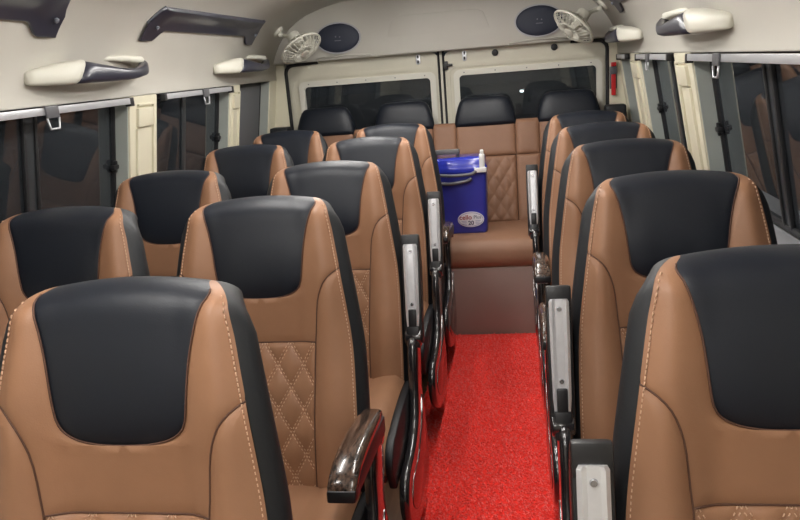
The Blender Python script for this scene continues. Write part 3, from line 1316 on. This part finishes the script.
# speakers
for sx, txt in ((-.96, 'above the paired seats'), (.175, 'above the single seats')):
    y = YR - .072
    t = thing('oval_speaker', 'oval dark speaker in rear header panel, %s' % txt, 'speaker', (sx, y, 1.568), group='oval speakers in the rear header')
    link('ring', ring_prism('ring', ellipse(0, 0, .134, .088), ellipse(0, 0, .126, .080), 1, -.012, .002, 'ring_grey'), t)
    secs = []
    for k_, d in ((1.0, -.004), (.98, -.013), (.9, -.017), (.7, -.021), (.4, -.024), (.1, -.025)):
        secs.append([(x * k_, d, z * k_) for x, z in ellipse(0, 0, .127, .081)])
    g = link('grille', loft('grille', secs, 'speaker_cloth'), t)
    bd = link('badge', boxes('badge', [((-.013, -.0275, .004), (-.006, -.024, .012)), ((.010, -.0275, .002), (.017, -.024, .008)), ((-.018, -.0270, -.016), (.020, -.024, -.012))], 'badge_grey', .0015), g)


# fans
def cabin_fan(sg, base, cen, axis, label):
    t = thing('cabin_fan', label, 'fan', base, group='small cabin fans')
    o = Vector(base)
    cen = Vector(cen) - o
    ax = Vector(axis).normalized()
    x_, y_ = frame_of(ax)
    xn, zn = cove(base[2], .05, sg)
    nw = Vector((xn - base[0], 0, zn - base[2])).normalized()
    link('wall_base', cyl('wall_base', -nw * .004, nw, .038, .018, 'ivory', 22, r2=.03, bev=.003), t)
    link('wall_gasket', cyl('wall_gasket', -nw * .008, nw, .043, .008, 'grey_plastic', 22), t)
    back = cen - ax * .085
    link('bracket', tube('bracket', [[nw * .012, nw * .03, back * .6 + nw * .02, back]], .011, 'ivory', 8), t)
    link('knob', cyl('knob', nw * .03 + Vector((0, -.018, .0)), (0, -1, 0), .012, .016, 'ivory', 12, bev=.002), t)
    link('motor', cyl('motor', cen - ax * .10, ax, .034, .07, 'ivory', 20, r2=.042, bev=.008), t)
    RG = .118
    paths = []

    def ringp(r, off, n=36):
        return [cen + ax * off + (x_ * math.cos(2 * PI * k / n) + y_ * math.sin(2 * PI * k / n)) * r for k in range(n + 1)]
    link('cage_rim', tube('cage_rim', [ringp(RG, 0)], .0065, 'ivory', 8), t)
    wires = []
    n = 26
    for k in range(n):
        a = 2 * PI * k / n
        d = x_ * math.cos(a) + y_ * math.sin(a)
        wires.append([cen + d * .028 + ax * .036, cen + d * .065 + ax * .034, cen + d * .095 + ax * .020, cen + d * RG])
        wires.append([cen + d * .036 - ax * .045, cen + d * .075 - ax * .038, cen + d * .100 - ax * .018, cen + d * RG])
    cg = link('cage', tube('cage', wires + [ringp(.065, .034), ringp(.075, -.038)], .0021, 'ivory', 5), t)
    link('hub_badge', cyl('hub_badge', cen + ax * .030, ax, .030, .010, 'ivory', 20, r2=.026, bev=.002), t)
    for k in range(3):
        a0 = 2 * PI * k / 3 + .4

        def fnb(u, v):
            a = a0 + (u - .5) * (.9 + .5 * v)
            r = .012 + v * .078
            return cen + (x_ * math.cos(a) + y_ * math.sin(a)) * r + ax * (.020 * (u - .5) - .006)
        bl = grid('blade', fnb, lin(0, 1, 8), lin(0, 1, 6), 'ivory')
        ob = link('blade', bl, t)
        md = ob.modifiers.new('thick', 'SOLIDIFY')
        md.thickness = .002
    link('hub', cyl('hub', cen - ax * .022, ax, .018, .034, 'ivory', 16, bev=.003), t)


bxl, bzl = cove(1.625, 0, -1)
bxr, bzr = cove(1.615, 0, 1)
cabin_fan(-1, (bxl, 4.17, bzl), (-1.112, 4.08, 1.520), (.52, -.30, -.80), 'cream cabin fan in the cove over the paired seats, tilted down')
cabin_fan(1, (bxr, 4.17, bzr), (.338, 4.08, 1.512), (-.64, -.30, -.70), 'cream cabin fan in the cove over the single seats, tilted down')

# emergency hammer on the rear corner pillar
hm = thing('emergency_hammer', 'red emergency hammer clipped to the rear corner pillar', 'hammer', (.577, YR - .021, 1.22))
link('handle', box('handle', (-.012, -.024, -.085), (.012, -.004, .035), 'red_plastic', .006, 3), hm)
link('head', box('head', (-.018, -.034, .030), (.018, -.003, .072), 'grey_plastic', .005), hm)
link('head_cap', box('head_cap', (-.014, -.032, .072), (.014, -.005, .095), 'red_plastic', .005), hm)
link('bracket', box('bracket', (-.020, -.006, -.05), (.020, .0, .07), 'grey_plastic', .002), hm)

# ================================================================== OUTSIDE (night)
struct('ground', box('ground', (-40, -20, -.75), (40, 60, -.70), 'outer_ground'))
lp = thing('street_lamp', 'distant lit street lamp seen through the rear window', 'street lamp', (.01673 / 1.0376 * 34, 34, -.70))
link('pole', tube('pole', [[(.30, 0, 0), (.30, 0, .58), (.0, 0, .58)]], .04, 'pole_metal', 8), lp)
link('lantern', box('lantern', (-.09, -.06, .46), (.06, .06, .55), 'lamp_glow', .02), lp)
